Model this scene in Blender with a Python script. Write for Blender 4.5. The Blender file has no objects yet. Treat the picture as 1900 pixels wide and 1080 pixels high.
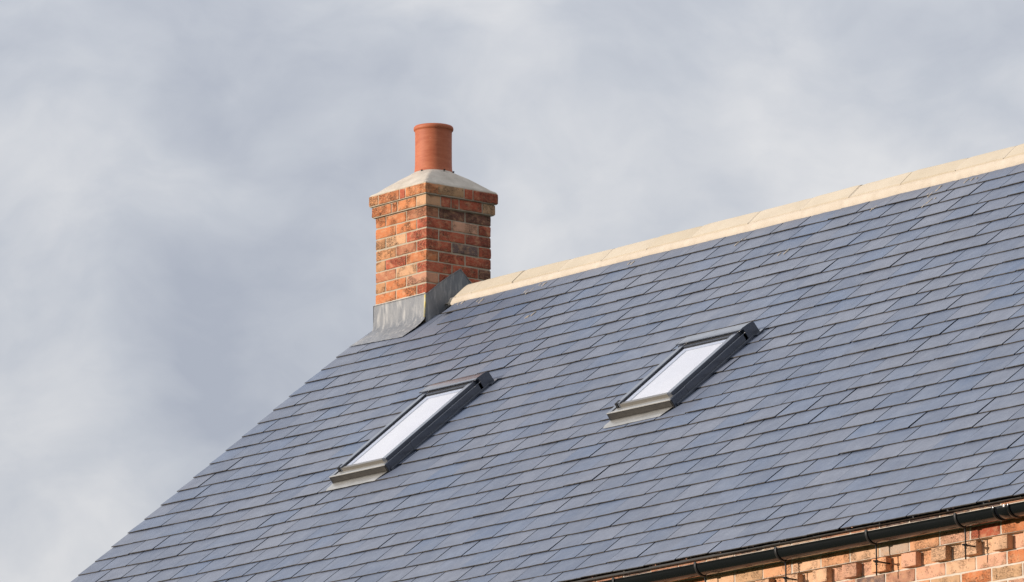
import bpy, math, random
from mathutils import Vector, noise
R = math.radians
scene = bpy.context.scene
COL = scene.collection

# ------------------------------------------------------------------ camera
CAM = Vector((35.18261675, -27.63244481, -9.01735028))
YAW, PITCH, ROLL = R(51.122114), R(11.414514), R(-0.032689)
dv = Vector((-math.sin(YAW)*math.cos(PITCH), math.cos(YAW)*math.cos(PITCH), math.sin(PITCH)))
rv = Vector((math.cos(YAW), math.sin(YAW), 0)); uv = rv.cross(dv)
r2 = rv*math.cos(ROLL)+uv*math.sin(ROLL); u2 = -rv*math.sin(ROLL)+uv*math.cos(ROLL)
cd = bpy.data.cameras.new('camera'); cam = bpy.data.objects.new('camera', cd); COL.objects.link(cam)
from mathutils import Matrix
M = Matrix((r2, u2, -dv)).transposed().to_4x4(); M.translation = CAM
cam.matrix_world = M
cd.sensor_width = 36; cd.lens = 12700.64/1900*36; cd.clip_start = .5; cd.clip_end = 3000
scene.camera = cam

# ------------------------------------------------------------------ sun
SUN_AZ, SUN_EL = R(25), R(6)          # azimuth measured from the eaves side (-Y) towards the gable (-X)
S = Vector((-math.sin(SUN_AZ)*math.cos(SUN_EL), -math.cos(SUN_AZ)*math.cos(SUN_EL), math.sin(SUN_EL)))
sl = bpy.data.lights.new('sun', 'SUN'); sl.energy = 4.3; sl.angle = R(0.9); sl.color = (1.0, .89, .77)
so = bpy.data.objects.new('sun', sl); COL.objects.link(so)
so.rotation_euler = (-S).to_track_quat('-Z', 'Y').to_euler(); so.location = S*60

scene.view_settings.view_transform = 'Standard'; scene.view_settings.look = 'None'
scene.view_settings.exposure = 0.0; scene.view_settings.gamma = 1.0

# ------------------------------------------------------------------ world: nishita sky seen through broken cloud
w = bpy.data.worlds.new('World'); scene.world = w; w.use_nodes = True
nt = w.node_tree; N = nt.nodes; L = nt.links
for n in list(N): N.remove(n)
out = N.new('ShaderNodeOutputWorld'); bg = N.new('ShaderNodeBackground'); bg.inputs['Strength'].default_value = .1
L.new(bg.outputs[0], out.inputs[0])
sky = N.new('ShaderNodeTexSky'); sky.sky_type = 'NISHITA'; sky.sun_disc = False
sky.sun_elevation = SUN_EL; sky.sun_rotation = math.atan2(S.x, S.y)
tc = N.new('ShaderNodeTexCoord')
def vm(op, a, b=None, sc=None):
    n = N.new('ShaderNodeVectorMath'); n.operation = op
    for i, x in enumerate((a, b)):
        if x is None: continue
        if hasattr(x, 'links'): L.new(x, n.inputs[i])
        else: n.inputs[i].default_value = x
    if sc is not None: n.inputs['Scale'].default_value = sc
    return n
def ma(op, a, b=None, c=None, clamp=False):
    n = N.new('ShaderNodeMath'); n.operation = op; n.use_clamp = clamp
    for i, x in enumerate((a, b, c)):
        if x is None: continue
        if hasattr(x, 'links'): L.new(x, n.inputs[i])
        else: n.inputs[i].default_value = x
    return n.outputs[0]
def nz(vec, scale, detail, rough, off=(0, 0, 0)):
    a = vm('ADD', vec, off).outputs[0]
    n = N.new('ShaderNodeTexNoise'); n.inputs['Scale'].default_value = scale
    n.inputs['Detail'].default_value = detail; n.inputs['Roughness'].default_value = rough
    L.new(a, n.inputs['Vector']); return n
gen = tc.outputs['Generated']
wn = nz(gen, 22, 3, .5)
wv = vm('SCALE', vm('SUBTRACT', wn.outputs['Color'], (.5, .5, .5)).outputs[0], sc=.03).outputs[0]
wdir = vm('ADD', gen, wv).outputs[0]
# large cloud banks at their bearings: (azimuth deg from +Y towards -X, elevation deg, radius deg, strength)
def bearing(az, el):
    az, el = R(az), R(el)
    return (-math.sin(az)*math.cos(el), math.cos(az)*math.cos(el), math.sin(el))
def px(u, v):                                  # bearing of a spot of cloud, worked out from where it stood in the sky
    a = YAW - math.atan((u-950)/12700.0); e = PITCH + math.atan((540-v)/12700.0)
    return (math.degrees(a), math.degrees(e))
BANKS = [(250, 120, 420, -.30), (700, 110, 260, -.34), (560, 640, 360, -.30), (330, 560, 200, -.18), (120, 400, 230, .22), (330, 400, 160, .16),
         (690, 20, 150, .22), (900, 40, 300, .24), (1250, 180, 330, -.24), (1110, 130, 160, -.16), (1060, 370, 240, .36), (1500, 330, 380, .30),
         (1650, 130, 260, -.22), (1860, 230, 200, -.10), (60, 1010, 240, .20), (210, 740, 260, -.12), (420, 820, 200, -.12), (330, 800, 160, -.10), (620, 250, 140, .10), (420, 960, 260, .14),
         (980, 480, 120, .12), (80, 690, 160, .08), (1420, 60, 200, .12)]
acc = None
for (u, v, rr, st) in BANKS:
    c = bearing(*px(u, v))
    d = vm('DISTANCE', wdir, c).outputs['Value']
    m = N.new('ShaderNodeMapRange'); m.interpolation_type = 'SMOOTHSTEP'
    L.new(d, m.inputs['Value']); m.inputs['From Min'].default_value = 0; m.inputs['From Max'].default_value = rr*1.35/12700.0
    m.inputs['To Min'].default_value = st*1.12; m.inputs['To Max'].default_value = 0
    acc = m.outputs[0] if acc is None else ma('ADD', acc, m.outputs[0])
n1 = nz(vm('MULTIPLY', wdir, (1, 1, 1.8)).outputs[0], 40, 6, .5, (3.1, 1.7, 9.2)).outputs['Fac']
n2 = nz(vm('MULTIPLY', gen, (1, 1, 2.2)).outputs[0], 3.0, 5, .55, (5.5, 2.2, .3)).outputs['Fac']
t = ma('ADD', ma('MULTIPLY', ma('SUBTRACT', n1, .5), 1.25), acc)
n3 = nz(vm('MULTIPLY', wdir, (1, 1, 1.6)).outputs[0], 120, 5, .55, (7.1, 3.7, 1.2)).outputs['Fac']
t = ma('ADD', t, ma('MULTIPLY', ma('SUBTRACT', n3, .5), .3))
t = ma('ADD', t, ma('MULTIPLY', ma('SUBTRACT', n2, .5), .25))
t = ma('ADD', t, .56, clamp=True)
ramp = N.new('ShaderNodeValToRGB'); L.new(t, ramp.inputs['Fac'])
cr = ramp.color_ramp; cr.elements[0].position = 0; cr.elements[0].color = (.44, .475, .56, 1)
cr.elements[1].position = 1; cr.elements[1].color = (.77, .775, .80, 1)
e = cr.elements.new(.45); e.color = (.57, .60, .665, 1)
sep = N.new('ShaderNodeSeparateXYZ'); L.new(gen, sep.inputs[0])
up = ma('MAXIMUM', sep.outputs['Z'], 0)
gain = ma('MULTIPLY_ADD', up, 9.0, 8.3)
def broad(c, r0, r1, v0, v1):                  # broad unseen patch of sky, brightened or dimmed for its light
    d = vm('DISTANCE', gen, c).outputs['Value']; m = N.new('ShaderNodeMapRange'); m.interpolation_type = 'SMOOTHSTEP'
    L.new(d, m.inputs['Value']); m.inputs['From Min'].default_value = r0; m.inputs['From Max'].default_value = r1
    m.inputs['To Min'].default_value = v0; m.inputs['To Max'].default_value = v1; return m.outputs[0]
gain = ma('MULTIPLY', gain, broad((-.76, .32, .56), .08, .42, 1.55, 1.0))  # bright patch added where the roof mirrors the sky, to light cladding and glass
gain = ma('MULTIPLY', gain, broad((.98, .15, .1), .2, 1.25, .5, 1.0))       # unseen +X sky dimmed to deepen the shaded faces
cl = vm('SCALE', ramp.outputs['Color'], sc=1.0); L.new(gain, cl.inputs['Scale'])
mix = N.new('ShaderNodeMix'); mix.data_type = 'RGBA'; mix.inputs['Factor'].default_value = .93
L.new(sky.outputs[0], mix.inputs[6]); L.new(cl.outputs[0], mix.inputs[7])
L.new(mix.outputs[2], bg.inputs['Color'])

# ------------------------------------------------------------------ constants of the house (metres; origin = near corner of chimney stack)
TH, H0, G, SA, XV, ZR = 0.6803323, -0.18798765, 0.16792832, 2.47639772, -0.67941969, 0.08269896
TH = R(38.98016819)
CT, ST, TT = math.cos(TH), math.sin(TH), math.tan(TH)
W = .5525; YR = W/2; GROUND = -10.6; XE = 13.5
YW = -3.352; YP = -3.395
def RP(x, s, o=0.0): return Vector((x, -s*CT-o*ST, H0-s*ST+o*CT))
random.seed(7)

# ------------------------------------------------------------------ materials
def mat(name, base=(.5, .5, .5), rough=.6, metal=0, spec=.5, ior=1.5):
    m = bpy.data.materials.new(name); m.use_nodes = True
    b = m.node_tree.nodes['Principled BSDF']
    b.inputs['Base Color'].default_value = (*base, 1); b.inputs['Roughness'].default_value = rough
    b.inputs['Metallic'].default_value = metal; b.inputs['Specular IOR Level'].default_value = spec; b.inputs['IOR'].default_value = ior
    return m, m.node_tree, b
class NT:
    def __init__(s, t): s.t = t; s.N = t.nodes; s.L = t.links; s.tc = t.nodes.new('ShaderNodeTexCoord')
    def link(s, a, b): s.L.new(a, b)
    def noise(s, scale, detail=4, rough=.55, stretch=(1, 1, 1), vec=None, off=(0, 0, 0), dist=0):
        mp = s.N.new('ShaderNodeMapping'); mp.inputs['Scale'].default_value = stretch; mp.inputs['Location'].default_value = off
        s.L.new(vec or s.tc.outputs['Object'], mp.inputs['Vector'])
        n = s.N.new('ShaderNodeTexNoise'); n.inputs['Scale'].default_value = scale; n.inputs['Detail'].default_value = detail
        n.inputs['Roughness'].default_value = rough; n.inputs['Distortion'].default_value = dist
        s.L.new(mp.outputs[0], n.inputs['Vector']); return n.outputs['Fac']
    def rng(s, v, a, b, c=0, d=1, smooth=False):
        m = s.N.new('ShaderNodeMapRange'); s.L.new(v, m.inputs['Value'])
        if smooth: m.interpolation_type = 'SMOOTHSTEP'
        m.inputs['From Min'].default_value = a; m.inputs['From Max'].default_value = b
        m.inputs['To Min'].default_value = c; m.inputs['To Max'].default_value = d; return m.outputs[0]
    def mixc(s, f, a, b, mode='MIX'):
        m = s.N.new('ShaderNodeMix'); m.data_type = 'RGBA'; m.blend_type = mode
        for sock, v in ((m.inputs['Factor'], f), (m.inputs[6], a), (m.inputs[7], b)):
            if hasattr(v, 'links'): s.L.new(v, sock)
            elif isinstance(v, tuple): sock.default_value = (*v, 1) if len(v) == 3 else v
            else: sock.default_value = v
        return m.outputs[2]
    def bump(s, h, strength, dist, bsdf, prev=None):
        b = s.N.new('ShaderNodeBump'); b.inputs['Strength'].default_value = strength; b.inputs['Distance'].default_value = dist
        s.L.new(h, b.inputs['Height'])
        if prev: s.L.new(prev, b.inputs['Normal'])
        if bsdf: s.L.new(b.outputs[0], bsdf.inputs['Normal'])
        return b.outputs[0]
    def attr(s, name):
        a = s.N.new('ShaderNodeAttribute'); a.attribute_name = name; return a
    def math(s, op, a, b=None):
        m = s.N.new('ShaderNodeMath'); m.operation = op
        for i, x in enumerate((a, b)):
            if x is None: continue
            if hasattr(x, 'links'): s.L.new(x, m.inputs[i])
            else: m.inputs[i].default_value = x
        return m.outputs[0]

# slate: split Welsh slate, blue grey with a faint purple cast, riven surface
m_slate, t_, b_ = mat('slate', rough=.5); q = NT(t_)
isl = q.N.new('ShaderNodeNewGeometry').outputs['Random Per Island']
hs = q.mixc(isl, (.086, .114, .178), (.162, .182, .236))
wn_ = q.N.new('ShaderNodeTexWhiteNoise'); wn_.noise_dimensions = '1D'; q.link(q.math('MULTIPLY', isl, 733.0), wn_.inputs['W'])
hs = q.mixc(q.rng(wn_.outputs['Value'], .5, 1, 0, .8), hs, (.090, .134, .225))
pat = q.noise(2.3, 5, .6, (1, 1, 1)); hs = q.mixc(q.rng(pat, .35, .7, 0, .55), hs, (.150, .162, .200))
fine = q.noise(38, 6, .7, (1.0, .35, .35)); hs = q.mixc(q.rng(fine, .35, .75, 0, .5), hs, (.10, .115, .155))
spk = q.noise(120, 3, .8); hs = q.mixc(q.rng(spk, .68, .78, 0, .35), hs, (.28, .28, .29))
q.link(hs, b_.inputs['Base Color'])
q.link(q.rng(q.noise(9, 4, .6), .3, .7, .42, .6), b_.inputs['Roughness'])
riv = q.noise(14, 7, .62, (1.2, .5, .5), dist=.6)
n_ = q.bump(riv, .55, .006, None); q.bump(q.noise(90, 4, .6), .25, .0015, b_, n_)
# dressed slate edges catch light and are browner
m_sledge, t_, b_ = mat('slate_edge', rough=.8, spec=.3); q = NT(t_)
q.link(q.mixc(q.rng(q.noise(30, 4, .7), .3, .7), (.020, .020, .021), (.105, .092, .080)), b_.inputs['Base Color'])
q.bump(q.noise(150, 4, .7), .8, .002, b_)

m_sside, t_, b_ = mat('slate_side_joint_shade', (.022, .027, .045), .7, spec=.2)  # side faces coloured dark navy so the joint gaps read as shade
def brick_mat(name, dk=.26, cw=.04):
    m, t, b = mat(name, rough=.88, spec=.25); q = NT(t)
    a = q.attr('tint'); c = a.outputs['Color']
    big = q.noise(22, 4, .6, (1, 1, 1.6)); c = q.mixc(q.rng(big, .48, .66, 0, .48), c, (.64, .36, .20))
    drk = q.noise(17, 5, .65, (1, 1, 1.8), off=(4, 2, 1)); c = q.mixc(q.rng(drk, .50, .68, 0, dk), c, (.20, .075, .05))
    cre = q.noise(34, 3, .55, (1, 1, 2.6), off=(9, 1, 3), dist=2.2)
    crk = q.math('ABSOLUTE', q.math('SUBTRACT', cre, .5)); crm = q.rng(crk, .0, cw, 1, 0)
    gate = q.rng(q.noise(9, 2, .5, off=(2, 7, 5)), .47, .58, 0, .95)
    crm = q.math('MULTIPLY', crm, gate); c = q.mixc(crm, c, (.07, .045, .035))
    gr = q.noise(260, 3, .7); c = q.mixc(q.rng(gr, .5, .75, 0, .5), c, (.70, .50, .34))
    pit = q.noise(95, 2, .6, off=(5, 5, 5)); c = q.mixc(q.rng(pit, .66, .71, 0, .85), c, (.06, .035, .03))
    q.link(c, b.inputs['Base Color'])
    hgt = q.math('SUBTRACT', q.noise(60, 6, .7), q.math('MULTIPLY', crm, .8))
    n = q.bump(hgt, .9, .006, None); q.bump(q.noise(230, 3, .7), .5, .002, b, n)
    return m
m_brick = brick_mat('handmade_brick'); m_wbrick = brick_mat('wall_brick', .08, .024)
def mortar_mat(name, c0, c1):
    m, t, b = mat(name, rough=.95, spec=.2); q = NT(t)
    c = q.mixc(q.rng(q.noise(12, 5, .6), .3, .7), c0, c1)
    c = q.mixc(q.rng(q.noise(160, 3, .7), .5, .8, 0, .4), c, tuple(x*.6 for x in c0))
    q.link(c, b.inputs['Base Color']); q.bump(q.noise(140, 5, .7), .6, .003, b); return m
m_mortar = mortar_mat('lime_mortar', (.40, .33, .24), (.52, .45, .35))
m_wallmortar = mortar_mat('pale_wall_mortar', (.58, .50, .41), (.70, .62, .53))
m_cream = mortar_mat('cream_bedding_mortar', (.55, .47, .375), (.63, .55, .455))
m_flaunch = mortar_mat('cement_flaunching', (.46, .41, .345), (.62, .56, .48))
# ridge tiles: buff clay, each a little different
m_ridge, t_, b_ = mat('buff_ridge_tile', rough=.85, spec=.25); q = NT(t_)
c = q.mixc(q.attr('tint').outputs['Fac'], (.55, .47, .355), (.60, .52, .41))
c = q.mixc(q.rng(q.noise(5, 5, .6, (1, 1, 1)), .4, .75, 0, .6), c, (.47, .40, .30))
c = q.mixc(q.rng(q.noise(90, 4, .7), .5, .8, 0, .35), c, (.42, .33, .22))
q.link(c, b_.inputs['Base Color']); q.bump(q.noise(110, 5, .7), .5, .003, b_)
# terracotta
m_terra, t_, b_ = mat('terracotta', rough=.62, spec=.4); q = NT(t_)
c = q.mixc(q.rng(q.noise(10, 4, .6, (1, 1, 4)), .35, .7), (.42, .105, .045), (.52, .16, .075))
c = q.mixc(q.rng(q.noise(42, 5, .7, (.6, .6, 5)), .55, .8, 0, .4), c, (.60, .25, .13))
c = q.mixc(q.rng(q.noise(60, 3, .6, (1.2, 1.2, .9), off=(2.4, 7, 1), dist=1.5), .70, .76, 0, .5), c, (.75, .48, .36))
q.link(c, b_.inputs['Base Color']); q.bump(q.noise(60, 4, .6, (.4, .4, 7)), .35, .002, b_)
# lead
m_lead, t_, b_ = mat('lead_sheet', rough=.6, metal=.1, spec=.35); q = NT(t_)
c = q.mixc(q.rng(q.noise(9, 5, .6, (1.4, 1.4, .7)), .3, .7), (.155, .165, .185), (.235, .24, .25))
st_ = q.noise(26, 4, .6, (1.6, 1.6, .28)); c = q.mixc(q.rng(st_, .50, .74, 0, .75), c, (.50, .49, .475))
c = q.mixc(q.rng(q.noise(150, 3, .8), .6, .75, 0, .5), c, (.55, .53, .50))
q.link(c, b_.inputs['Base Color']); q.link(q.rng(st_, .4, .7, .42, .62), b_.inputs['Roughness'])
q.bump(q.noise(16, 4, .5), .35, .006, b_)
m_sealant, t_, b_ = mat('yellowed_sealant', (.62, .50, .14), .6); q = NT(t_)
q.link(q.mixc(q.rng(q.noise(40, 4, .6), .35, .65), (.70, .55, .13), (.55, .53, .42)), b_.inputs['Base Color'])
# window metal
m_clad, t_, b_ = mat('grey_window_cladding', (.08, .09, .11), .25, .0, .5, 1.95); q = NT(t_)
q.link(q.mixc(q.rng(q.noise(12, 4, .6), .3, .7), (.038, .046, .066), (.052, .061, .084)), b_.inputs['Base Color'])
q.link(q.rng(q.noise(20, 4, .6), .3, .7, .2, .3), b_.inputs['Roughness'])
m_alu, t_, b_ = mat('dull_aluminium', (.40, .37, .33), .45, .75, .5); q = NT(t_)
c = q.mixc(q.rng(q.noise(14, 4, .6, (.5, 3, 3)), .3, .7), (.38, .37, .345), (.52, .505, .475)); q.link(c, b_.inputs['Base Color'])
q.bump(q.noise(18, 4, .5, (.6, 2, 2)), .25, .004, b_)
m_rail, _, _ = mat('grey_brown_rail', (.15, .14, .125), .4, .2, .5)
m_fascia, t_, b_ = mat('brown_grey_lower_rail', (.12, .10, .085), .5, .2, .5); q = NT(t_)
q.link(q.mixc(q.rng(q.noise(30, 3, .6), .3, .7), (.032, .029, .026), (.048, .043, .038)), b_.inputs['Base Color'])
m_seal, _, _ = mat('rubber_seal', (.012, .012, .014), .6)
m_blind, t_, b_ = mat('white_blind', (.86, .88, .92), .7); q = NT(t_)
q.link(q.mixc(q.rng(q.noise(3, 3, .5), .3, .7), (.60, .61, .65), (.66, .665, .69)), b_.inputs['Base Color'])
m_spacer, _, _ = mat('glazing_spacer', (.40, .44, .53), .45)
m_glass = bpy.data.materials.new('window_glass'); m_glass.use_nodes = True
t_ = m_glass.node_tree; b_ = t_.nodes['Principled BSDF']; t_.nodes.remove(b_)
gl = t_.nodes.new('ShaderNodeBsdfGlossy'); gl.inputs['Roughness'].default_value = .03
tr = t_.nodes.new('ShaderNodeBsdfTransparent'); tr.inputs['Color'].default_value = (.96, .96, .97, 1)
fr = t_.nodes.new('ShaderNodeFresnel'); fr.inputs['IOR'].default_value = 1.75
mx = t_.nodes.new('ShaderNodeMixShader'); ge = t_.nodes.new('ShaderNodeNewGeometry'); iv = t_.nodes.new('ShaderNodeMath'); iv.operation = 'SUBTRACT'; iv.inputs[0].default_value = 1
t_.links.new(ge.outputs['Backfacing'], iv.inputs[1]); mm = t_.nodes.new('ShaderNodeMath'); mm.operation = 'MULTIPLY'; t_.links.new(fr.outputs[0], mm.inputs[0]); t_.links.new(iv.outputs[0], mm.inputs[1])
t_.links.new(mm.outputs[0], mx.inputs[0]); t_.links.new(tr.outputs[0], mx.inputs[1]); t_.links.new(gl.outputs[0], mx.inputs[2])
t_.links.new(mx.outputs[0], t_.nodes['Material Output'].inputs[0])
# black plastic / iron
m_gutter, t_, b_ = mat('black_gutter', (.008, .009, .011), .15, 0, .5); q = NT(t_)
q.link(q.rng(q.noise(8, 4, .6, (.3, 1, 1)), .3, .7, .10, .2), b_.inputs['Roughness']); q.bump(q.noise(5, 3, .5), .1, .006, b_)
m_iron, _, _ = mat('black_bracket_iron', (.014, .014, .015), .5)
m_dark, _, _ = mat('soot_dark_inside', (.01, .009, .008), .95)
m_felt, _, _ = mat('roof_underlay', (.03, .03, .032), .9)
m_ground, t_, b_ = mat('grass_ground', rough=.95, spec=.1); q = NT(t_)
q.link(q.mixc(q.rng(q.noise(.6, 6, .65), .35, .65), (.035, .055, .018), (.075, .085, .035)), b_.inputs['Base Color'])
q.bump(q.noise(6, 6, .7), .6, .08, b_)
m_wallfar, t_, b_ = mat('far_brickwork', rough=.9, spec=.2); q = NT(t_)
bt = q.N.new('ShaderNodeTexBrick'); mp = q.N.new('ShaderNodeMapping'); mp.inputs['Rotation'].default_value = (R(90), 0, 0)
q.link(q.tc.outputs['Object'], mp.inputs['Vector']); q.link(mp.outputs[0], bt.inputs['Vector'])
bt.inputs['Scale'].default_value = 1; bt.inputs['Brick Width'].default_value = .238; bt.inputs['Row Height'].default_value = .077
bt.inputs['Mortar Size'].default_value = .006; bt.inputs['Color1'].default_value = (.42, .16, .08, 1); bt.inputs['Color2'].default_value = (.5, .3, .18, 1)
bt.inputs['Mortar'].default_value = (.45, .38, .28, 1); q.link(bt.outputs['Color'], b_.inputs['Base Color'])

# ------------------------------------------------------------------ mesh builder
class MB:
    def __init__(s): s.v = []; s.f = []; s.mi = []; s.c = []
    def add(s, vs, fs, mi=0, col=(.5, .5, .5)):
        o = len(s.v); s.v += [tuple(v) for v in vs]; s.c += [col]*len(vs)
        for i, f in enumerate(fs):
            s.f.append(tuple(o+k for k in f)); s.mi.append(mi[i] if isinstance(mi, list) else mi)
    def box(s, p0, p1, mi=0, col=(.5, .5, .5), fn=None, bev=0.0):
        """axis box in local (a,b,c) mapped through fn; bev chamfers every edge"""
        fn = fn or (lambda a, b, c: (a, b, c))
        if bev <= 0:
            P = [fn(x, y, z) for x in (p0[0], p1[0]) for y in (p0[1], p1[1]) for z in (p0[2], p1[2])]
            s.add(P, [(0, 1, 3, 2), (4, 6, 7, 5), (0, 4, 5, 1), (2, 3, 7, 6), (0, 2, 6, 4), (1, 5, 7, 3)], mi, col); return
        s.rbox(p0, p1, (1, 1, 1), bev, mi, col, fn)
    def rbox(s, p0, p1, seg, r, mi=0, col=(.5, .5, .5), fn=None, jit=None):
        fn = fn or (lambda a, b, c: (a, b, c))
        ax = []
        for k in range(3):
            a, b = sorted((p0[k], p1[k])); n = seg[k]; rr = min(r, (b-a)*.3)
            ax.append([a, a+rr*.3]+[a+rr+(b-a-2*rr)*i/n for i in range(0, n+1)]+[b-rr*.3, b])
        lo = [min(p0[k], p1[k])+min(r, abs(p1[k]-p0[k])*.3) for k in range(3)]; hi = [max(p0[k], p1[k])-min(r, abs(p1[k]-p0[k])*.3) for k in range(3)]
        idx = {}; vs = []
        na, nb, nc = (len(a)-1 for a in ax)
        def vid(i, j, k):
            if (i, j, k) in idx: return idx[(i, j, k)]
            p = Vector((ax[0][i], ax[1][j], ax[2][k])); cpt = Vector([min(max(p[m], lo[m]), hi[m]) for m in range(3)])
            d = p-cpt
            if d.length > 1e-9:
                nm = d.normalized(); rr = max(abs(d[m]) for m in range(3)); p = cpt+nm*r if sum(1 for m in range(3) if abs(d[m]) > 1e-9) > 1 else p
            if jit: p = jit(p)
            idx[(i, j, k)] = len(vs); vs.append(fn(*p)); return idx[(i, j, k)]
        fs = []
        for i in range(na):
            for j in range(nb):
                fs.append((vid(i, j, 0), vid(i, j+1, 0), vid(i+1, j+1, 0), vid(i+1, j, 0)))
                fs.append((vid(i, j, nc), vid(i+1, j, nc), vid(i+1, j+1, nc), vid(i, j+1, nc)))
        for i in range(na):
            for k in range(nc):
                fs.append((vid(i, 0, k), vid(i+1, 0, k), vid(i+1, 0, k+1), vid(i, 0, k+1)))
                fs.append((vid(i, nb, k), vid(i, nb, k+1), vid(i+1, nb, k+1), vid(i+1, nb, k)))
        for j in range(nb):
            for k in range(nc):
                fs.append((vid(0, j, k), vid(0, j, k+1), vid(0, j+1, k+1), vid(0, j+1, k)))
                fs.append((vid(na, j, k), vid(na, j+1, k), vid(na, j+1, k+1), vid(na, j, k+1)))
        s.add(vs, fs, mi, col)
    def grid(s, rows, mi=0, col=(.5, .5, .5), closed=False):
        n = len(rows[0]); vs = [p for r in rows for p in r]; fs = []
        for i in range(len(rows)-1):
            for j in range(n if closed else n-1):
                k = (j+1) % n; fs.append((i*n+j, i*n+k, (i+1)*n+k, (i+1)*n+j))
        s.add(vs, fs, mi, col)
    def tube(s, pts, r, n=8, mi=0, up=Vector((0, 0, 1))):
        rows = []
        for i, p in enumerate(pts):
            a = pts[max(i-1, 0)]; b = pts[min(i+1, len(pts)-1)]; d = (Vector(b)-Vector(a)).normalized()
            x = d.cross(up); x = x.normalized() if x.length > 1e-4 else Vector((1, 0, 0)); y = d.cross(x)
            rows.append([Vector(p)+(x*math.cos(t)+y*math.sin(t))*r for t in [2*math.pi*k/n for k in range(n)]])
        s.grid(rows, mi, closed=True)
        o = len(s.v); m = len(rows)
        s.f.append(tuple(range(o-n, o))); s.mi.append(mi); s.f.append(tuple(range(o-n*m, o-n*m+n))[::-1]); s.mi.append(mi)
    def build(s, name, mats, parent=None, smooth=False, label=None):
        me = bpy.data.meshes.new(name); me.from_pydata(s.v, [], s.f)
        for m in (mats if isinstance(mats, list) else [mats]): me.materials.append(m)
        me.polygons.foreach_set('material_index', s.mi)
        a = me.attributes.new('tint', 'FLOAT_COLOR', 'POINT')
        a.data.foreach_set('color', [x for c in s.c for x in (*c, 1.0)])
        me.polygons.foreach_set('use_smooth', [smooth]*len(s.f)); me.update()
        o = bpy.data.objects.new(name, me); COL.objects.link(o)
        if parent: o.parent = parent
        if label: o['label'] = label
        return o
def recalc(o):
    import bmesh
    b = bmesh.new(); b.from_mesh(o.data); bmesh.ops.recalc_face_normals(b, faces=b.faces); b.to_mesh(o.data); b.free(); return o

# ------------------------------------------------------------------ ground
g = MB(); NG = 24
rows = []
for i in range(NG+1):
    rows.append([(-1500+3000*j/NG, -1500+3000*i/NG, GROUND) for j in range(NG+1)])
g.grid(rows); go = g.build('ground', m_ground); go['kind'] = 'structure'; go['label'] = 'ground around the house'

# ------------------------------------------------------------------ the house
house = bpy.data.objects.new('brick_house', None); COL.objects.link(house); house.location = (0, 0, GROUND)
bpy.context.view_layer.update()
house['label'] = 'brick house with blue-grey slate roof, chimney, two roof windows and black gutter'; house['category'] = 'house'
def P(o):                                     # parent to the house keeping world coordinates
    o.parent = house; o.matrix_parent_inverse = house.matrix_world.inverted(); return o

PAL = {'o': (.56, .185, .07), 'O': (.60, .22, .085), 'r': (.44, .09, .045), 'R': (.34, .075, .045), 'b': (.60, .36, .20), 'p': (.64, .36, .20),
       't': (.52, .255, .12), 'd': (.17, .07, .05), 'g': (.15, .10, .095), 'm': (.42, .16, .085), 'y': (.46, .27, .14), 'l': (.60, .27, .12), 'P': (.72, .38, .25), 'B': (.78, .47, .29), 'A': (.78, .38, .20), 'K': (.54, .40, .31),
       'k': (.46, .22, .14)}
def jitter(amp, seed):
    def f(p):
        n = noise.noise_vector(Vector(p)*34+Vector((seed, seed*2.1, 0))); n2 = noise.noise_vector(Vector(p)*95+Vector((seed, 0, 3)))
        return p+n*amp+n2*amp*.5
    return f
def brick(mb, p0, p1, kind, seed, seg=(6, 3, 3), amp=.0022, fn=None, r=.004):
    c = PAL[kind]; k = .9+random.random()*.2; c = tuple(min(1, x*k) for x in c)
    j = [random.uniform(-.0012, .0012) for _ in range(3)]
    mb.rbox([p0[i]+j[i] for i in range(3)], [p1[i]+j[i] for i in range(3)], seg, r, 0, c, fn, jitter(amp, seed))

# --- chimney ----------------------------------------------------------
mb = MB(); B = .075; M_ = .010
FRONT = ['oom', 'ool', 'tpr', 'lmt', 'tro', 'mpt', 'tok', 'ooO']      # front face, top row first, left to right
RIGHT = ['rdd', 'rPr', 'drR', 'rgr', 'drr', 'rrd', 'drr', 'rrr']      # right face, near to far; kinds partly darkened to carry its shade
others = 'oormltrdoP'
sd = 0
for row in range(-7, 8):
    z0 = B*(7-row)+M_*.5 if row >= 0 else B*(7-row)+M_*.5
    z0 = (7-row)*B if row >= 0 else None
    if row < 0: continue
    z1 = z0+B-M_*.5; z0 += M_*.5
    even = row % 2 == 0
    F = FRONT[row]; Rr = RIGHT[row]
    T = .1025
    if even:
        segs = [((-.4400, 0), (-.2250+.0, T), 'F', F[1]), ((-.2150, 0), (0, T), 'F', F[2])]
        rs = [((-T, .1125), (0, .3275), Rr[1]), ((-T, .3375), (0, W), Rr[2])]
        bk = [((-W+.0, W-T), (-.3375, W), 'o'), ((-.3275, W-T), (-.1125, W), 'r')]
        lf = [((-W, 0), (-W+T, .215), F[0]), ((-W, .225), (-W+T, .44), 'o')]
    else:
        segs = [((-W, 0), (-.3375, T), 'F', F[0]), ((-.3275, 0), (-.1125, T), 'F', F[1])]
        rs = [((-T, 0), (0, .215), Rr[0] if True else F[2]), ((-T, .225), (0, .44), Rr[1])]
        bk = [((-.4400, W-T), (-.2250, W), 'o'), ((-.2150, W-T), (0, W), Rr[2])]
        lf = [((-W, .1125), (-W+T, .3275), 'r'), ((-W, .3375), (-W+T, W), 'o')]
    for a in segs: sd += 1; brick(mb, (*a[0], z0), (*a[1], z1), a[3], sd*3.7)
    for a in rs+bk+lf: sd += 1; brick(mb, (*a[0], z0), (*a[1], z1), a[2], sd*3.7)
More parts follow.
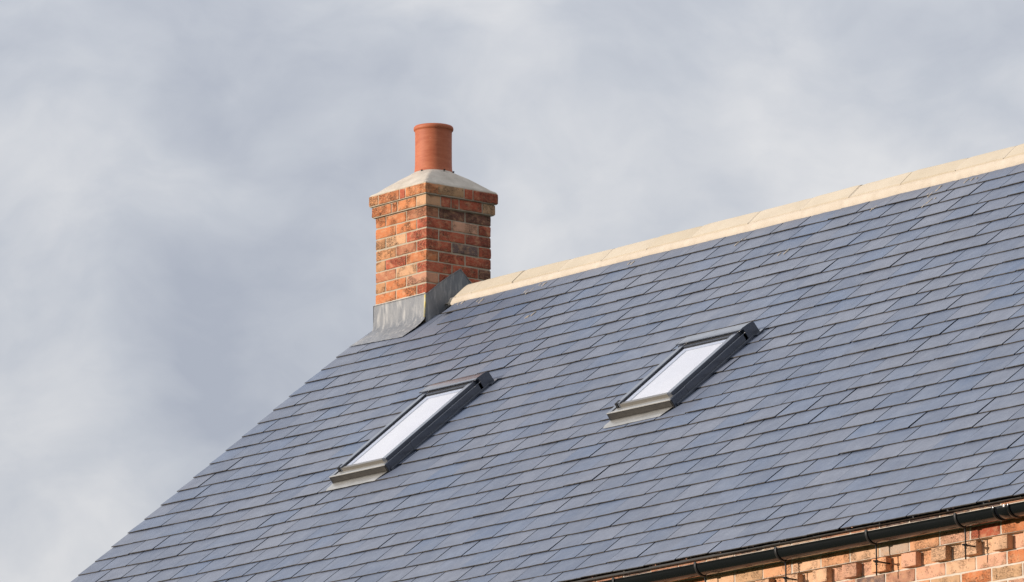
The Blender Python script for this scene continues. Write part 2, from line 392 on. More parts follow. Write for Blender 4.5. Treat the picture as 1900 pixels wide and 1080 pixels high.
# bricks below flashing level, hidden inside the roof: plain core does it
# oversailing courses
def over(z, oh, fl, fr_):
    global sd
    z0, z1 = z+M_*.5, z+B-M_*.5; a0, a1 = -W-oh, oh; T = .1025+oh
    tot = (a1-a0)
    for cells in (fl,):
        x = a0
        for (wd, kd) in cells:
            x2 = x+wd*tot; sd += 1
            brick(mb, (x+M_*.5 if x > a0+.001 else x, -oh, z0), (x2-M_*.5 if x2 < a1-.001 else x2, T-oh, z1), kd, sd*3.7); x = x2
    y = -oh; 
    for i, (wd, kd) in enumerate(fr_):
        y2 = y+wd*tot; sd += 1
        ya = T-oh+M_ if i == 0 else y+M_*.5
        if i == 0 and y2-ya < .02: y = y2; continue
        brick(mb, (a1-T, ya, z0), (a1, y2-M_*.5 if y2 < W+oh-.001 else y2, z1), kd, sd*3.7); y = y2
    for k in range(3):
        sd += 1; ya = T-oh+M_+k*(tot-T-M_)/3; brick(mb, (a0, ya, z0), (a0+T, ya+(tot-T-M_)/3-M_, z1), 'o', sd)
    for k in range(2):
        sd += 1; xa = a0+T+M_+k*(tot-2*T-M_)/2; brick(mb, (xa, W+oh-T, z0), (xa+(tot-2*T-M_)/2-M_, W+oh, z1), 'r', sd)
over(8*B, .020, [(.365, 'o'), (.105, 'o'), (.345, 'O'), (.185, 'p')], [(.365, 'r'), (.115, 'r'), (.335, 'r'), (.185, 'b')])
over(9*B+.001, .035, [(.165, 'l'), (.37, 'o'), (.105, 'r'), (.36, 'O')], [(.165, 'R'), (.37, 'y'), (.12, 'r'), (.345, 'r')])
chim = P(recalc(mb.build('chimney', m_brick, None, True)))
chim['label'] = 'square orange-red brick chimney with two oversailing top courses'
def CH(o): o.parent = chim; return o
mb = MB(); k = .0045
mb.rbox((-W+k, k, -.9), (-k, W-k, 8*B), (12, 12, 30), .002, 0, fn=None, jit=jitter(.0012, 4))
mb.rbox((-W-.020+k, -.020+k, 8*B-.001), (.020-k, W+.020-k, 9*B), (12, 12, 2), .002, 0, jit=jitter(.001, 4))
mb.rbox((-W-.035+k, -.035+k, 9*B), (.035-k, W+.035-k, 10*B+.002), (12, 12, 2), .002, 0, jit=jitter(.001, 4))
CH(recalc(mb.build('mortar_joints', m_mortar, None, True)))
# flaunching: square to round weathered cement
rows = []; NA = 96; ZB = 10*B; cx, cy = -W/2, W/2; hs_ = W/2+.030
for i in range(15):
    t = i/14
    r_ = []
    for a in range(NA):
        an = 2*math.pi*a/NA+math.pi/4; c, s = math.cos(an), math.sin(an)
        k = 1/max(abs(c), abs(s)); sq = Vector((c*k*hs_, s*k*hs_)); ci = Vector((c, s))*.124
        tt = t**.94; p = sq.lerp(ci, tt)
        z = ZB-.004+.030*min(1, t*7)**.7*0+.160*t**.93+.010*math.sin(math.pi*min(t*1.0, 1))
        if i == 0: z = ZB-.012
        if i == 1: p = sq.lerp(ci, .02); z = ZB+.008
        nn_ = noise.noise(Vector((p.x*14, p.y*14, z*9)))*.005*math.sin(math.pi*t)
        r_.append(Vector((cx+p.x, cy+p.y, z+nn_)))
    rows.append(r_)
mb = MB(); mb.grid(rows, closed=True); 
for (ax_, ay_) in ((.045, -.135), (.150, -.025), (.135, .065)):
    for _ in range(1):
        mb.rbox((cx+ax_-.006, cy+ay_-.006, .893), (cx+ax_+.006, cy+ay_+.006, .903), (1, 1, 1), .003, 1)
CH(recalc(mb.build('flaunching', [m_flaunch, m_dark], None, True)))
# pot
prof = [(.135, .868), (.1335, .885), (.1300, .905), (.1265, .93), (.1250, .96), (.1245, 1.0), (.1243, 1.08), (.1245, 1.15), (.1250, 1.185), (.1262, 1.191),
        (.1300, 1.193), (.1335, 1.197), (.1350, 1.204), (.1350, 1.211), (.1330, 1.218), (.1285, 1.223), (.121, 1.225), (.114, 1.222), (.109, 1.214), (.108, 1.19), (.108, 1.10), (.108, .93)]
mb = MB(); mb.grid([[Vector((cx+r_*math.cos(2*math.pi*a/72), cy+r_*math.sin(2*math.pi*a/72), z)) for a in range(72)] for r_, z in prof], closed=True)
mb.add([Vector((cx+.108*math.cos(2*math.pi*a/72), cy+.108*math.sin(2*math.pi*a/72), .93)) for a in range(72)], [tuple(range(72))], 1)
CH(recalc(mb.build('chimney_pot', [m_terra, m_dark], None, True))) 

# lead flashings
mb = MB()
# front apron: upstand, dressed out over slates, spreading to the verge on the left
cols = 28; rows = []
def wob(x, z, a=.0022): return noise.noise(Vector((x*9, z*9, 2.2)))*a
for (o1, z1) in ((-.010, -.004), (-.0105, -.03), (-.0105, -.07), (-.011, -.11), (-.0115, -.145)):
    rows.append([Vector((-W-.008+(W+.016)*j/cols, o1+wob(j, z1), z1)) for j in range(cols+1)])
for t in (0, .12, .25, .45, .7, 1.0):
    r_ = []
    for j in range(cols+1):
        f = j/cols
        s0 = .012; s1 = .155+.052*min(1, f/.93)
        xl = -W-.008-(.125)*t; xr = .008-.050*t*t
        x = xl+(xr-xl)*f; s = s0+(s1-s0)*t
        o = .022-.010*min(1, t*2)
        r_.append(RP(x, s, o)+Vector((0, 0, wob(x*2, s, .004))))
    rows.append(r_)
mb.grid(rows)
# side flashings, both sides (right one seen), stepped to a point over the ridge
for xx, sg in ((.009, 1), (-W-.009, -1)):
    top = [(-.012, -.006), (.0, -.004), (.05, .035), (.10, .076), (.15, .112), (.20, .146), (.25, .178), (.282, .198), (.31, .172), (.35, .136), (.40, .092), (.46, .045), (.53, -.01), (.565, -.04)]
    rws = []
    for u in (0, .33, .66, 1):
        r_ = []
        for (y, z) in top:
            zb = (H0+y*TT if y < YR else H0+(2*YR-y)*TT)-.03
            r_.append(Vector((xx+sg*(wob(y*3, u, .004)), y, z+(zb-z)*u)))
        rws.append(r_)
    mb.grid(rws)
    # thickened top hem
    mb.tube([Vector((xx+sg*.001, y, z)) for y, z in top], .0035, 6)
mb.tube([Vector((-W-.008, -.011, -.004)), Vector((-.3, -.0125, -.005)), Vector((.008, -.011, -.004))], .003, 6)
CH(mb.build('lead_flashing', m_lead, None, True))
mb = MB()
mb.grid([[Vector((-W+.002+(W-.004)*j/30, -.004-random.uniform(0, .006), z+random.uniform(-.002, .002))) for j in range(31)] for z in (.006, .001, -.006)])
CH(mb.build('mortar_pointing', m_flaunch, None, True))
mb = MB(); mb.tube([Vector((.004, -.013, -.012)), Vector((.006, -.0150, -.06)), Vector((.005, -.0155, -.11)), Vector((.002, -.016, -.165))], .0065, 8)
CH(mb.build('sealant_bead', m_sealant, None, True))

# --- slates -----------------------------------------------------------
DS = {3: .022, 4: .020, 5: .020, 6: .022, 7: .032, 8: .036, 9: .034, 10: .014, 11: 0}
def sk(k, x):
    d = DS.get(k, 0.0)*max(0, min(1, x/9.5))
    if k == 12: d = -.032-.012*math.sin(math.pi*max(0, min(1, x/9)))
    return SA+k*G+d
def und(x, s):                                  # gentle waves in an old-fashioned battened roof, lifted slightly at the verge
    v = .012*math.exp(-((x-XV)/.9)**2)*min(1, max(0, (s+.1)/.8))
    return v+.0022*noise.noise(Vector((x*.55, s*.6, 1.3)))*2
def slate_rows(mb, back=False):
    rnd = random.Random(11 if not back else 12)
    wdt = .2765
    for k in range(-17, 13):
        x = XV-.004+rnd.uniform(-.003, .003)
        first = True; ph = k % 2
        cells = []
        while x < XE:
            wd = wdt*(1.36 if (first and ph == 0) else (.88 if first else 1))+rnd.uniform(-.012, .012)*(0 if first else 1)
            cells.append((x, min(x+wd, XE))); x += wd; first = False
        for (xa, xb) in cells:
            if xb-xa < .05: continue
            xc = (xa+xb)/2
            s_t = sk(k, xc)+rnd.uniform(-.0022, .0022)
            s_h = s_t-G*2.25
            s_h = max(s_h, -.345)
            if s_t < -.25: continue
            # around the chimney stack: cut slates
            if not back and xa < 0 and s_t < .14:
                continue
            if back and xa < .0 and s_t < .05: continue
            th = rnd.uniform(.0044, .0066); lift = rnd.choice([0, 0, .001, .0018, .003, .0045])*rnd.random(); roll_ = rnd.uniform(-.0022, .0022)
            gapa, gapb = [rnd.uniform(.0010, .0024) if rnd.random() < .35 else rnd.uniform(.0030, .0062) for _ in range(2)]
            if rnd.random() < .16: gapb += .003
            base = .0060
            n = 7
            xs = [xa+gapa+(xb-gapb-xa-gapa)*i/n for i in range(n+1)]
            e1 = rnd.random()*50
            rough_tail = rnd.uniform(.0008, .0026)
            skew = rnd.uniform(-.002, .002)
            def top(x, s):
                d = s_t-s; f = (x-xc)/(xb-xa)
                return base+lift*(1-d/(G*2))+roll_*f-d*(.0076/G)+und(x, s)+.0009*noise.noise(Vector((x*7, s*7, e1)))
            tl = [s_t+skew*(i/n-.5)*2+rough_tail*noise.noise(Vector((xx*38, e1, 0)))+.5*rough_tail*noise.noise(Vector((xx*110, e1, 2))) for i, xx in enumerate(xs)]
            rough_side = rnd.choice([.0004, .0008, .0022])
            ns = 6
            def side(x0, i, sd_):
                return x0+sd_*rough_side*noise.noise(Vector((i*1.7, e1, 9)))
            grid_top = []
            for i in range(ns+1):                 # i=0 at tail
                rr_ = []
                for j, xx in enumerate(xs):
                    s = tl[j]+(s_h-tl[j])*(i/ns)
                    if i == 0: s -= .0022+.0010*noise.noise(Vector((xx*60, e1, 4)))
                    x_ = xx
                    if j == 0: x_ = side(xx, i, 1)
                    if j == n: x_ = side(xx, i+20, 1)
                    rr_.append((x_, s, top(x_, s)))
                grid_top.append(rr_)
            conv = (lambda x, s, o: RP(x, s, o)) if not back else (lambda x, s, o: (lambda v: Vector((v.x, 2*YR-v.y, v.z)))(RP(x, s, o)))
            vs = []; fs = []; mi = []
            for r_ in grid_top: vs += [conv(*p) for p in r_]
            m = n+1
            for i in range(ns):
                for j in range(n):
                    fs.append((i*m+j, i*m+j+1, (i+1)*m+j+1, (i+1)*m+j)); mi.append(0)
            # tail bevel + edge
            o1 = len(vs); vs += [conv(x_, tl[j], o-.0016) for j, (x_, s, o) in enumerate(grid_top[0])]
            o2 = len(vs); vs += [conv(x_, tl[j]-.0006, o-th) for j, (x_, s, o) in enumerate(grid_top[0])]
            for j in range(n):
                fs.append((j, o1+j, o1+j+1, j+1)); mi.append(1)
                fs.append((o1+j, o2+j, o2+j+1, o1+j+1)); mi.append(1)
            # sides
            for jj in (0, n):
                o3 = len(vs); vs += [conv(r_[jj][0], r_[jj][1], r_[jj][2]-th) for r_ in grid_top]
                for i in range(ns):
                    a, b, c, d = i*m+jj, (i+1)*m+jj, o3+i+1, o3+i
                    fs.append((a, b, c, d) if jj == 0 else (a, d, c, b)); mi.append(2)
            # underside
            o4 = len(vs); vs += [conv(grid_top[i][j][0], grid_top[i][j][1], grid_top[i][j][2]-th-.0001) for i in (0, ns) for j in (0, n)]
            fs.append((o4, o4+2, o4+3, o4+1)); mi.append(0)
            if back: fs = [tuple(reversed(f)) for f in fs]
            mb.add(vs, fs, mi)
mb = MB(); slate_rows(mb)
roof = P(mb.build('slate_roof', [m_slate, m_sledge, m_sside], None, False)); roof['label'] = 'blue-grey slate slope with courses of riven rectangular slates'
mb = MB(); slate_rows(mb, True)
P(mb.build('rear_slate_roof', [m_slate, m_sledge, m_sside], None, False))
# underlay / rafters thickness
mb = MB(); SE = sk(11.6, 4)-.06
sa_ = -YR/CT
prof = [RP(0, sa_, -.032), RP(0, SE, -.026), RP(0, SE, -.07), RP(0, sa_, -.09)]
bk_ = [Vector((0, 2*YR-p.y, p.z)) for p in prof]
ring = [prof[1], prof[0], bk_[1], bk_[2], bk_[3], prof[3], prof[2]]
ring = [prof[1], prof[0], bk_[1], bk_[2], prof[3], prof[2]]
for xa, xb in ((XV+.03, XE-.02),):
    A_ = [Vector((xa, p.y, p.z)) for p in ring]; B_ = [Vector((xb, p.y, p.z)) for p in ring]; n = len(ring)
    mb.add(A_+B_, [(i, (i+1) % n, n+(i+1) % n, n+i) for i in range(n)]+[tuple(range(n))[::-1], tuple(range(n, 2*n))])
P(recalc(mb.build('roof_deck', m_felt, None)))

# --- ridge ------------------------------------------------------------
def zpl(y): return H0+(y if y < YR else 2*YR-y)*TT
YB = .156                                      # front foot of ridge tile
def rdz(x): return max(-.007, (min(x, 7)-3)*.0045)
def ridge_prof(dz=0, inn=0):
    zf = zpl(YB)+.040/CT
    pts = []
    apex = .098; fl = [(YB, zf), ]
    # straight leg then rounded crown
    a = Vector((YB, zf)); b = Vector((YR, apex)); d = (b-a)
    P1 = a+d*.72; P1b = Vector((2*YR-P1.x, P1.y))
    pts = [a, a+d*.25, a+d*.5, P1]
    for i in range(1, 8):
        t = i/8; ctl = Vector((YR, apex)); pts.append(P1*(1-t)**2+ctl*2*t*(1-t)+P1b*t*t)
    pts += [P1b, Vector((2*YR-(a+d*.5).x, (a+d*.5).y)), Vector((2*YR-(a+d*.25).x, (a+d*.25).y)), Vector((2*YR-a.x, a.y))]
    return [Vector((p.x, p.y+dz)) for p in pts]
rt = P(bpy.data.objects.new('ridge', None)) if False else None
xs_ = [.10, .285, .72, 1.20, 1.64, 2.10, 2.55, 3.10, 3.60, 4.06, 4.54, 5.04, 5.47]
while xs_[-1] < XE: xs_.append(xs_[-1]+.46)
mbt = MB()
rnd = random.Random(5)
for i in range(len(xs_)-1):
    xa, xb = xs_[i]+.004, xs_[i+1]-.004
    dz0, dz1 = rnd.uniform(-.003, .003), rnd.uniform(-.003, .003)
    yaw_ = rnd.uniform(-.002, .002); tint = rnd.random(); tint = (tint,)*3
    rows = []
    m = 10
    for j in range(m+1):
        t = j/m; x = xa+(xb-xa)*t; pr = ridge_prof(dz0*(1-t)+dz1*t+rdz(x))
        ed = .003 if j in (0, m) else 0
        rows.append([Vector((x, p.x+yaw_, p.y-ed+.0012*noise.noise(Vector((x*12, p.x*12, i))))) for p in pr])
    mbt.grid(rows, 0, tint)
    n = len(rows[0])
    for rw, flip in ((rows[0], 0), (rows[-1], 1)):       # end faces with thickness
        inner = [Vector((p.x, YR+(p.y-YR)*.93, p.z-.016)) for p in rw]
        mbt.grid([rw, inner], 0, tint)
    # foot edge
    mbt.grid([[r_[0] for r_ in rows], [r_[0]+Vector((0, .004, -.013)) for r_ in rows]], 0, tint)
    mbt.grid([[r_[-1] for r_ in rows], [r_[-1]+Vector((0, -.004, -.013)) for r_ in rows]], 0, tint)
ridge = P(recalc(mbt.build('ridge_tiles', m_ridge, None, True))); ridge['label'] = 'cream buff ridge tiles bedded in pale mortar'
# bedding mortar
mb = MB()
for side_ in (0, 1):
    rows = [[], [], [], [], []]
    x = .055
    while x < XE:
        j = .007*noise.noise(Vector((x*5, 1, side_)))+.005*noise.noise(Vector((x*22, 4, side_)))+.003*noise.noise(Vector((x*60, 4, side_)))
        pf = []
        sB = -.188+j
        yA = YB+.008; zA = zpl(YB)+.040/CT-.004+rdz(x)
        a = Vector((x, yA, zA)); f = RP(x, sB, .0085+und(x, sB)+.002*noise.noise(Vector((x*9, 2, 2)))); f2 = RP(x, sB+.003, -.004); 
        mid = a.lerp(f, .5)+Vector((0, -.002, .003+.003*noise.noise(Vector((x*14, 7, 7)))))
        pts = [a+Vector((0, .02, .0)), a+Vector((0, -.004, 0)), mid, f, f2]
        if side_: pts = [Vector((p.x, 2*YR-p.y, p.z)) for p in pts]
        for i, p in enumerate(pts): rows[i].append(p)
        x += .018
    mb.grid(rows)
# end mortar against the stack flashing
pr = ridge_prof(.001+rdz(.1))
def shr(t):
    o = []
    for i, p in enumerate(pr):
        o.append(Vector((.112-.090*t+.012*noise.noise(Vector((i*.7, t*3, 1)))*t, YR+(p.x-YR)*(1-.18*t), p.y-.050*t**1.6-.004)))
    return o
mb.grid([shr(t) for t in (0, .2, .45, .7, .9, 1.0)])
fo = [shr(t)[0] for t in (0, .2, .45, .7, .9, 1.0)]
mb.grid([fo, [Vector((max(.004, p.x-.035*(i/5)), RP(0, -.19-.01*(i/5), .008).y, RP(0, -.19-.01*(i/5), .008).z)) for i, p in enumerate(fo)]])
# joints pointing between tiles
for i, xj in enumerate(xs_[1:-1]):
    pr2 = ridge_prof(-.004+rdz(xj))
    mb.grid([[Vector((xj-.006, p.x, p.y)) for p in pr2], [Vector((xj+.006, p.x, p.y)) for p in pr2]])
# droppings of mortar on the joints just under the ridge
rnd = random.Random(9)
for (x, s) in ((.20, -.16), (.47, -.12), (1.02, -.1), (1.10, -.14), (2.0, -.12), (3.20, -.05), (4.42, -.07), (4.9, -.06), (4.95, -.13), (5.25, -.14), (6.3, .05), (3.9, .3), (1.45, .33), (5.05, .05)):
    for _ in range(3):
        a = x+rnd.uniform(-.05, .05); b = s+rnd.uniform(-.02, .03); ln = rnd.uniform(.015, .06)
        mb.box((a, b, .001), (a+.004, b+ln, .0075+und(a, b)), fn=lambda p, q_, r_: RP(p, q_, r_))
bd = recalc(mb.build('bedding_mortar', m_cream, None, True)); bd.parent = ridge

# --- walls ------------------------------------------------------------
mb = MB(); BW, BC = .238, .077
Z_D = -3.169                                     # top of dentil course
DR = 9.015                                       # a dentil's right-hand edge
rnd = random.Random(21)
fam = 'oOABBbPrKkPo'
def wk(): return rnd.choices(fam, weights=[5, 6, 6, 4, 3, 4, 3, 4, 1, 2, 4, 4])[0]
X0, X1 = -.60, XE-.06
LOOK = {('low', 0): 'B', ('low', -1): 'P', ('low', -2): 'k', ('low', -3): 'g', ('low', -4): 'P', ('low', 1): 'P', ('low', 2): 'o',
        ('r2', 0): 'o', ('r2', -1): 'b', ('r2', -2): 'l', ('r2', -3): 'P', ('r2', 1): 'b', ('r3', 0): 'l', ('r3', 1): 'b',
        ('top', 0): 'r', ('top', 1): 'o', ('top', -1): 'P', ('top', -2): 'A', ('top', -3): 'K', ('top', -4): 'B', ('top', -5): 'A', ('top', -6): 'B', ('top', -7): 'A'}
def course(z0, y, x_ref, name, hb=BC, near=True):
    """stretcher course; x_ref = right-hand perpend of brick 0"""
    global sd
    i = math.ceil((X0-x_ref)/BW)
    while x_ref+(i-1)*BW < X1:
        xb = min(x_ref+i*BW-.005, X1); xa = max(x_ref+(i-1)*BW+.005, X0); sd += 1
        if xb-xa > .03:
            kd = rnd.choice('kgKk') if name in ('top2', 'top3') else LOOK.get((name, i), wk())
            vis = xb > 4.5
            brick(mb, (xa, y, z0+.005), (xb, y+.09, z0+hb-.005), kd, sd*1.3, seg=(7, 1, 3) if vis else (2, 1, 1), amp=.0022 if vis else .001, r=.004)
        i += 1
zd1 = Z_D; zd0 = Z_D-BC
course(zd1, YP, 9.204, 'top'); course(zd1+BC, YP, 9.085, 'top2'); course(zd1+2*BC, YP, 9.204, 'top3', BC*.62)
# dentil course: headers out and in by turns
i = math.ceil((X0-DR)/BW)+1
DK = {0: 'B', -1: 'B', -2: 'P', -3: 'A', -4: 'P', 1: 'B', 2: 'B', -5: 'B'}
while DR+i*BW < X1:
    xr = DR+i*BW; kd = DK.get(i, rnd.choice('BPABB')); k2 = rnd.choice('BBBPA'); sd += 2
    vis = xr > 4.5; sg = (4, 2, 3) if vis else (1, 1, 1)
    brick(mb, (xr-.119+.002, YP, zd0+.002), (xr-.001, YP+.10, zd1-.002), kd, sd*1.3, seg=sg, amp=.0024)
    brick(mb, (xr-.238+.003, YW, zd0+.003), (xr-.119-.003, YW+.09, zd1-.0), k2, sd*1.3+5, seg=sg, amp=.0016)
    i += 1
z = zd0
names = ['low', 'r2', 'r3', 'r4', 'r5', 'r6', 'r7', 'r8']
for r_ in range(8):
    z -= BC; course(z, YW, 9.201-BW if r_ % 2 == 0 else 9.080, names[r_])
ZF = z
front = P(recalc(mb.build('front_wall', m_wbrick, None, True))); front['label'] = 'orange and buff brick eaves wall with dentil course'
mb = MB()
jw = jitter(.001, 8)
mb.box((X0+.005, YW+.0035, ZF), (X1-.005, YW+.2, zd0+.0005))
mb.box((X0+.005, YW+.0038, zd0), (X1-.005, YW+.2, zd1+.01))
mb.box((X0+.005, YP+.0035, zd1+.0035), (X1-.005, YW+.2, zd1+2*BC+.040))
fm = mb.build('mortar_joints', m_wallmortar, None); fm.parent = front
mb = MB(); mb.box((X0, YW, GROUND-.05), (X1, YW+.21, ZF-.001)); lw = P(mb.build('lower_wall', m_wallfar, None))
# gable and rear walls
mb = MB()
yb = 2*YR-YW
for xa, xb in ((X0, X0+.2), (X1-.2, X1)):
    mb = MB()
    pts = [(YW+.215, GROUND), (yb-.215, GROUND), (yb-.215, zpl(yb-.215)-.12), (YR, zpl(YR)-.12), (YW+.215, zpl(YW+.215)-.12)]
    n = len(pts); A_ = [Vector((xa, *p)) for p in pts]; B_ = [Vector((xb, *p)) for p in pts]
    mb.add(A_+B_, [(i, (i+1) % n, n+(i+1) % n, n+i) for i in range(n)]+[tuple(range(n))[::-1], tuple(range(n, 2*n))])
    P(recalc(mb.build('gable_wall', m_wallfar, None)))
mb = MB(); mb.box((X0, yb-.21, GROUND-.05), (X1, yb, zpl(yb)-.06)); P(mb.build('rear_wall', m_wallfar, None))

# --- gutter -----------------------------------------------------------
RG = .056; YG = -3.476; ZG = -3.0515
def gz(x): return ZG-.0013*(x-8)
rows = []; nseg = 18
xs2 = [XV-.02+(XE-XV)*i/60 for i in range(61)]
prof = []
for i in range(nseg+1):
    a = math.pi+math.pi*i/nseg; prof.append((RG*math.cos(a), RG*math.sin(a)))
inner = [(p[0]*.955, p[1]*.955) for p in prof][::-1]
lip = [(-RG-.003, .001), (-RG-.003, .004), (-RG+.001, .004)]
loop = lip[::-1]+prof+[(RG, .004), (RG*.955, .004)]+inner
mb = MB()
mb.grid([[Vector((x, YG+p[0], gz(x)+p[1])) for p in loop] for x in xs2], closed=True)
gut = P(recalc(mb.build('gutter', m_gutter, None, True))); gut['label'] = 'black half-round gutter along the eaves'
mb = MB(); mb.box((X0, -3.430, -2.9985), (X1, -3.30, -2.988)); P(mb.build('eaves_shade_strip', m_seal, None))  # black strip added under the slates, standing in for the eaves shade
# union bracket: two ribs and a sleeve
mb = MB()
def band(xa, xb, r, mi=0, a0=math.pi*.98, a1=math.pi*2.02):
    rows = []
    for x in (xa, xa+.0015, xb-.0015, xb):
        rr = r-.0015 if x in (xa, xb) else r
        rows.append([Vector((x, YG+rr*math.cos(a0+(a1-a0)*i/20), gz(x)+rr*math.sin(a0+(a1-a0)*i/20)+.002)) for i in range(21)])
    rin = [[Vector((x, YG+(RG+.0004)*math.cos(a0+(a1-a0)*i/20), gz(x)+(RG+.0004)*math.sin(a0+(a1-a0)*i/20)+.002)) for i in range(21)] for x in (xb, xa)]
    mb.grid(rows+rin+[rows[0]], mi)
band(9.305, 9.405, RG+.003); band(9.290, 9.306, RG+.009); band(9.404, 9.420, RG+.009)
un = recalc(mb.build('gutter_union', m_gutter, None, True)); un.parent = gut
# rise-and-fall brackets: strap, threaded rod, drive-in spike
def bracket(xb_):
    mb = MB()
    o = Vector((xb_, YG, gz(xb_)))
    rows = []
    for dx in (-.0095, .0095):
        pass
    n = 22
    outer = []; 
    for i in range(n+1):
        a = math.pi*.93+(math.pi*1.14)*i/n; outer.append((math.cos(a), math.sin(a)))
    for r1, r2 in ((RG+.0015, RG+.0055),):
        rws = []
        for (dx, rr) in ((-.0085, r1), (-.0085, r2), (.0085, r2), (.0085, r1), (-.0085, r1)):
            rws.append([o+Vector((dx, rr*c, rr*s)) for c, s in outer])
        mb.grid(rws)
    # hook over front lip
    mb.box((o.x-.0085, o.y-RG-.007, o.z+.004), (o.x+.0085, o.y-RG+.008, o.z+.0085), bev=.0012)
    # rod rising below the strap
    c = o+Vector((0, .012, -RG-.003))
    mb.tube([c+Vector((0, .0, .004)), c+Vector((0, .003, -.03)), c+Vector((0, .003, -.168))], .0042, 8)
    # wing of the strap up to the rod head
    mb.tube([c+Vector((0, .02, .004)), c+Vector((0, .045, .012))], .0035, 6)
    # spike with eye
    h_ = c+Vector((0, .003, -.092))
    mb.box((h_.x-.0085, h_.y-.0085, h_.z-.008), (h_.x+.0085, h_.y+.0085, h_.z+.008), bev=.003)
    mb.tube([h_+Vector((-.0, -.022, .001)), h_, Vector((h_.x, YP+.03, h_.z-.002))], .0048, 8)
    mb.tube([h_+Vector((0, 0, -.012)), h_+Vector((0, 0, -.018))], .0075, 6)
    ob = recalc(mb.build('gutter_bracket', m_iron, None, True)); ob.parent = gut; return ob
bx_ = 9.0
b0 = bracket(0.0)
me_b = b0.data
first = True
pos = [9.002, 8.301, 7.566, 6.894]
p_ = 6.19
while p_ > 0: pos.append(p_); p_ -= .70
pos += [9.70, 10.4, 11.1, 11.8, 12.5, 13.2]
for x in pos:
    o = b0 if first else b0.copy()
    if not first: COL.objects.link(o); o.parent = gut
    first = False
    o.location = (x, 0, gz(x)-gz(0)); o.matrix_parent_inverse = Matrix.Identity(4)
    o['group'] = 'rise-and-fall gutter brackets'

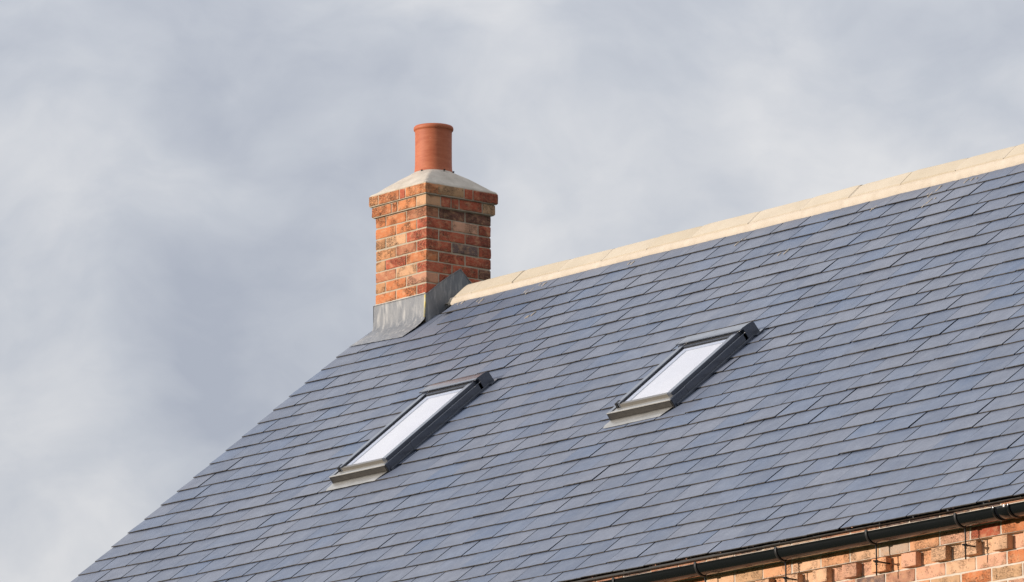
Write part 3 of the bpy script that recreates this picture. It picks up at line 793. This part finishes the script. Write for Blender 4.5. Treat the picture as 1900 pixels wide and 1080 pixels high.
# --- roof windows -----------------------------------------------------
def skylight(xa, xb, st, sb, label):
    """outer frame xa..xb across, st (top) .. sb (bottom) down the slope"""
    root = bpy.data.objects.new('roof_window', None); COL.objects.link(root)
    base = RP((xa+xb)/2, sb, 0)
    root.location = base-Vector((0, 0, GROUND)); root.parent = house; root['label'] = label
    def fin(mb, name, mats, smooth=False, lab=None):
        o = recalc(mb.build(name, mats, None, smooth)); o.parent = root
        o.matrix_parent_inverse = Matrix.Translation(-base)
        return o
    F = lambda a, b, c: RP(a, b, c)
    HF = .062; ew = .020
    sx0, sx1 = xa+.040, xb-.022                  # sash cover outer
    # frame cladding: two sides and the top
    mb = MB()
    for x0, x1 in ((xa, sx0-.004), (xb-ew, xb)):
        mb.box((x0, st+.06, -.01), (x1, sb-.004, HF), fn=F, bev=.002)
    mb.box((xa, st+.06, -.01), (xb, st+.12, HF-.002), fn=F, bev=.002)
    # overlap joints of the side cladding
    for x0, x1 in ((xa+.002, sx0-.006), (xb-ew-.0012, xb+.0012)):
        mb.box((x0, (st+sb)/2+.10, .012), (x1, (st+sb)/2+.28, HF+.0012), fn=F, bev=.0008)
    # side flashing gutters lying on the slates
    mb.box((xb-.002, st+.05, .004), (xb+.012, sb-.02, .020), fn=F, bev=.0015)
    mb.box((xa-.012, st+.05, .004), (xa+.002, sb-.02, .020), fn=F, bev=.0015)
    fin(mb, 'frame', m_clad)
    # sash
    mb = MB(); HS = .085
    gx0, gx1 = sx0+.050, sx1-.055; gt, gb = st+.150, sb-.075
    mb.box((sx0, st+.10, .02), (sx0+.042, sb-.062, HS), fn=F, bev=.0025)
    mb.box((sx1-.044, st+.10, .02), (sx1, sb-.050, HS), fn=F, bev=.0025)
    mb.box((sx0+.003, st+.10, .02), (sx1-.003, st+.148, HS-.004), fn=F, bev=.002)
    # small end caps at the feet of the covers
    mb.box((sx0-.001, sb-.10, HS-.03), (sx0+.020, sb-.058, HS+.002), 1, fn=F, bev=.002)
    mb.box((sx1-.040, sb-.062, HS-.020), (sx1-.002, sb-.046, HS-.002), fn=F, bev=.002)
    fin(mb, 'sash', [m_clad, m_seal])
    # seals
    mb = MB()
    mb.box((sx0+.042, st+.12, .03), (sx0+.049, sb-.066, .076), fn=F); mb.box((sx1-.051, st+.12, .03), (sx1-.0445, sb-.066, .076), fn=F)
    mb.box((sx0+.049, st+.1485, .03), (sx1-.051, st+.156, .076), fn=F)
    fin(mb, 'rubber_seal', m_seal)
    # bottom sash rail and lower frame ledge
    mb = MB()
    mb.box((sx0+.043, sb-.082, .025), (sx1-.045, sb-.056, .076), 1, fn=F, bev=.002)
    mb.box((xa+.012, sb-.056, .010), (xb-ew-.001, sb-.006, .056), fn=F, bev=.002)
    mb.box((xa+.002, sb-.012, .0555), (xb-.004, sb+.004, .0615), fn=F, bev=.0015)
    fin(mb, 'bottom_rail', [m_alu, m_rail])
    # fascia with black shadow gap round it
    mb = MB()
    mb.box((xa+.014, sb-.010, .006), (xb-.012, sb+.0035, .0505), 0, fn=F, bev=.001)
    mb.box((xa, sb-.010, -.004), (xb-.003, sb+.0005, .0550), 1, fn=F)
    fin(mb, 'fascia', [m_fascia, m_seal])
    # glazing
    mb = MB(); mb.box((gx0-.004, gt-.002, .072), (gx1+.004, gb+.002, .075), fn=F); pane = fin(mb, 'pane', m_glass)
    mb = MB()
    mb.box((gx0-.004, gt-.002, .0670), (gx1+.004, gt+.035, .0700), fn=F)
    mb.box((gx0-.004, gt+.035, .0670), (gx0+.045, gb+.002, .0700), fn=F)
    mb.box((gx1-.012, gt+.035, .0670), (gx1+.004, gb+.002, .0700), fn=F)
    fin(mb, 'glazing_border', m_spacer)
    mb = MB(); mb.box((gx0-.004, gt-.002, .058), (gx1+.004, gb+.002, .0645), fn=F); fin(mb, 'blind', m_blind)
    # hood
    mb = MB()
    hx0, hx1 = xa+.0, xb+.006
    prof = [(st, .0), (st+.004, .072), (st+.016, .086), (st+.050, .092), (st+.100, .096), (st+.120, .095), (st+.120, .088), (st+.098, .086), (st+.095, .0)]
    n = len(prof)
    def endcap(x0, x1, grow):
        cs = sum(p[0] for p in prof)/n; co = sum(p[1] for p in prof)/n
        pr = [(cs+(p[0]-cs)*grow, co+(p[1]-co)*grow) for p in prof]
        A_ = [F(x0, *p) for p in pr]; B_ = [F(x1, *p) for p in pr]
        mb.add(A_+B_, [(i, (i+1) % n, n+(i+1) % n, n+i) for i in range(n)]+[tuple(range(n))[::-1], tuple(range(n, 2*n))])
    endcap(hx0+.012, hx1-.030, 1.0); endcap(hx0, hx0+.0125, 1.03); endcap(hx1-.0305, hx1-.012, 1.03); endcap(hx1-.0125, hx1, 1.06)
    mb.box((hx0+.02, st+.121, .076), (hx1-.045, st+.130, .0845), 1, fn=F, bev=.001)
    mb.box((hx1-.006, st-.02, .003), (hx1+.024, st+.05, .012), 0, fn=F, bev=.001)
    fin(mb, 'hood', [m_clad, m_seal])
    # lead-coloured apron flashing dressed over the course below
    mb = MB(); cols = 20; rows = []
    for t, s, o in ((0, sb+.002, .004), (.02, sb+.0045, .0145), (.25, sb+.02, .0135), (.6, sb+.055, .0125), (.92, sb+.088, .0105), (1, sb+.092, .0085)):
        r_ = []
        for j in range(cols+1):
            f = j/cols; xl = xa+.004+.020*t; xr = xb-.003-.050*t
            x = xl+(xr-xl)*f
            r_.append(F(x, s, max(o, .004)+und(x, s)+.0015*noise.noise(Vector((x*14, s*9, 0)))))
        rows.append(r_)
    mb.grid(rows)
    # left tail piece
    mb.grid([[F(xa+.006, sb-.01, .009), F(xa+.03, sb+.01, .010)], [F(xa-.008, sb+.045, .0095), F(xa+.03, sb+.05, .0115)], [F(xa+.008, sb+.086, .0090), F(xa+.04, sb+.0885, .0105)]])
    ap = fin(mb, 'apron_flashing', m_alu, True)
    return root
skylight(1.425, 2.000, 1.318, 2.388, 'longer roof window below the chimney, white blind behind its glass')
skylight(4.125, 4.722, 1.500, 2.352, 'shorter roof window nearer the eaves corner, right of the longer one')
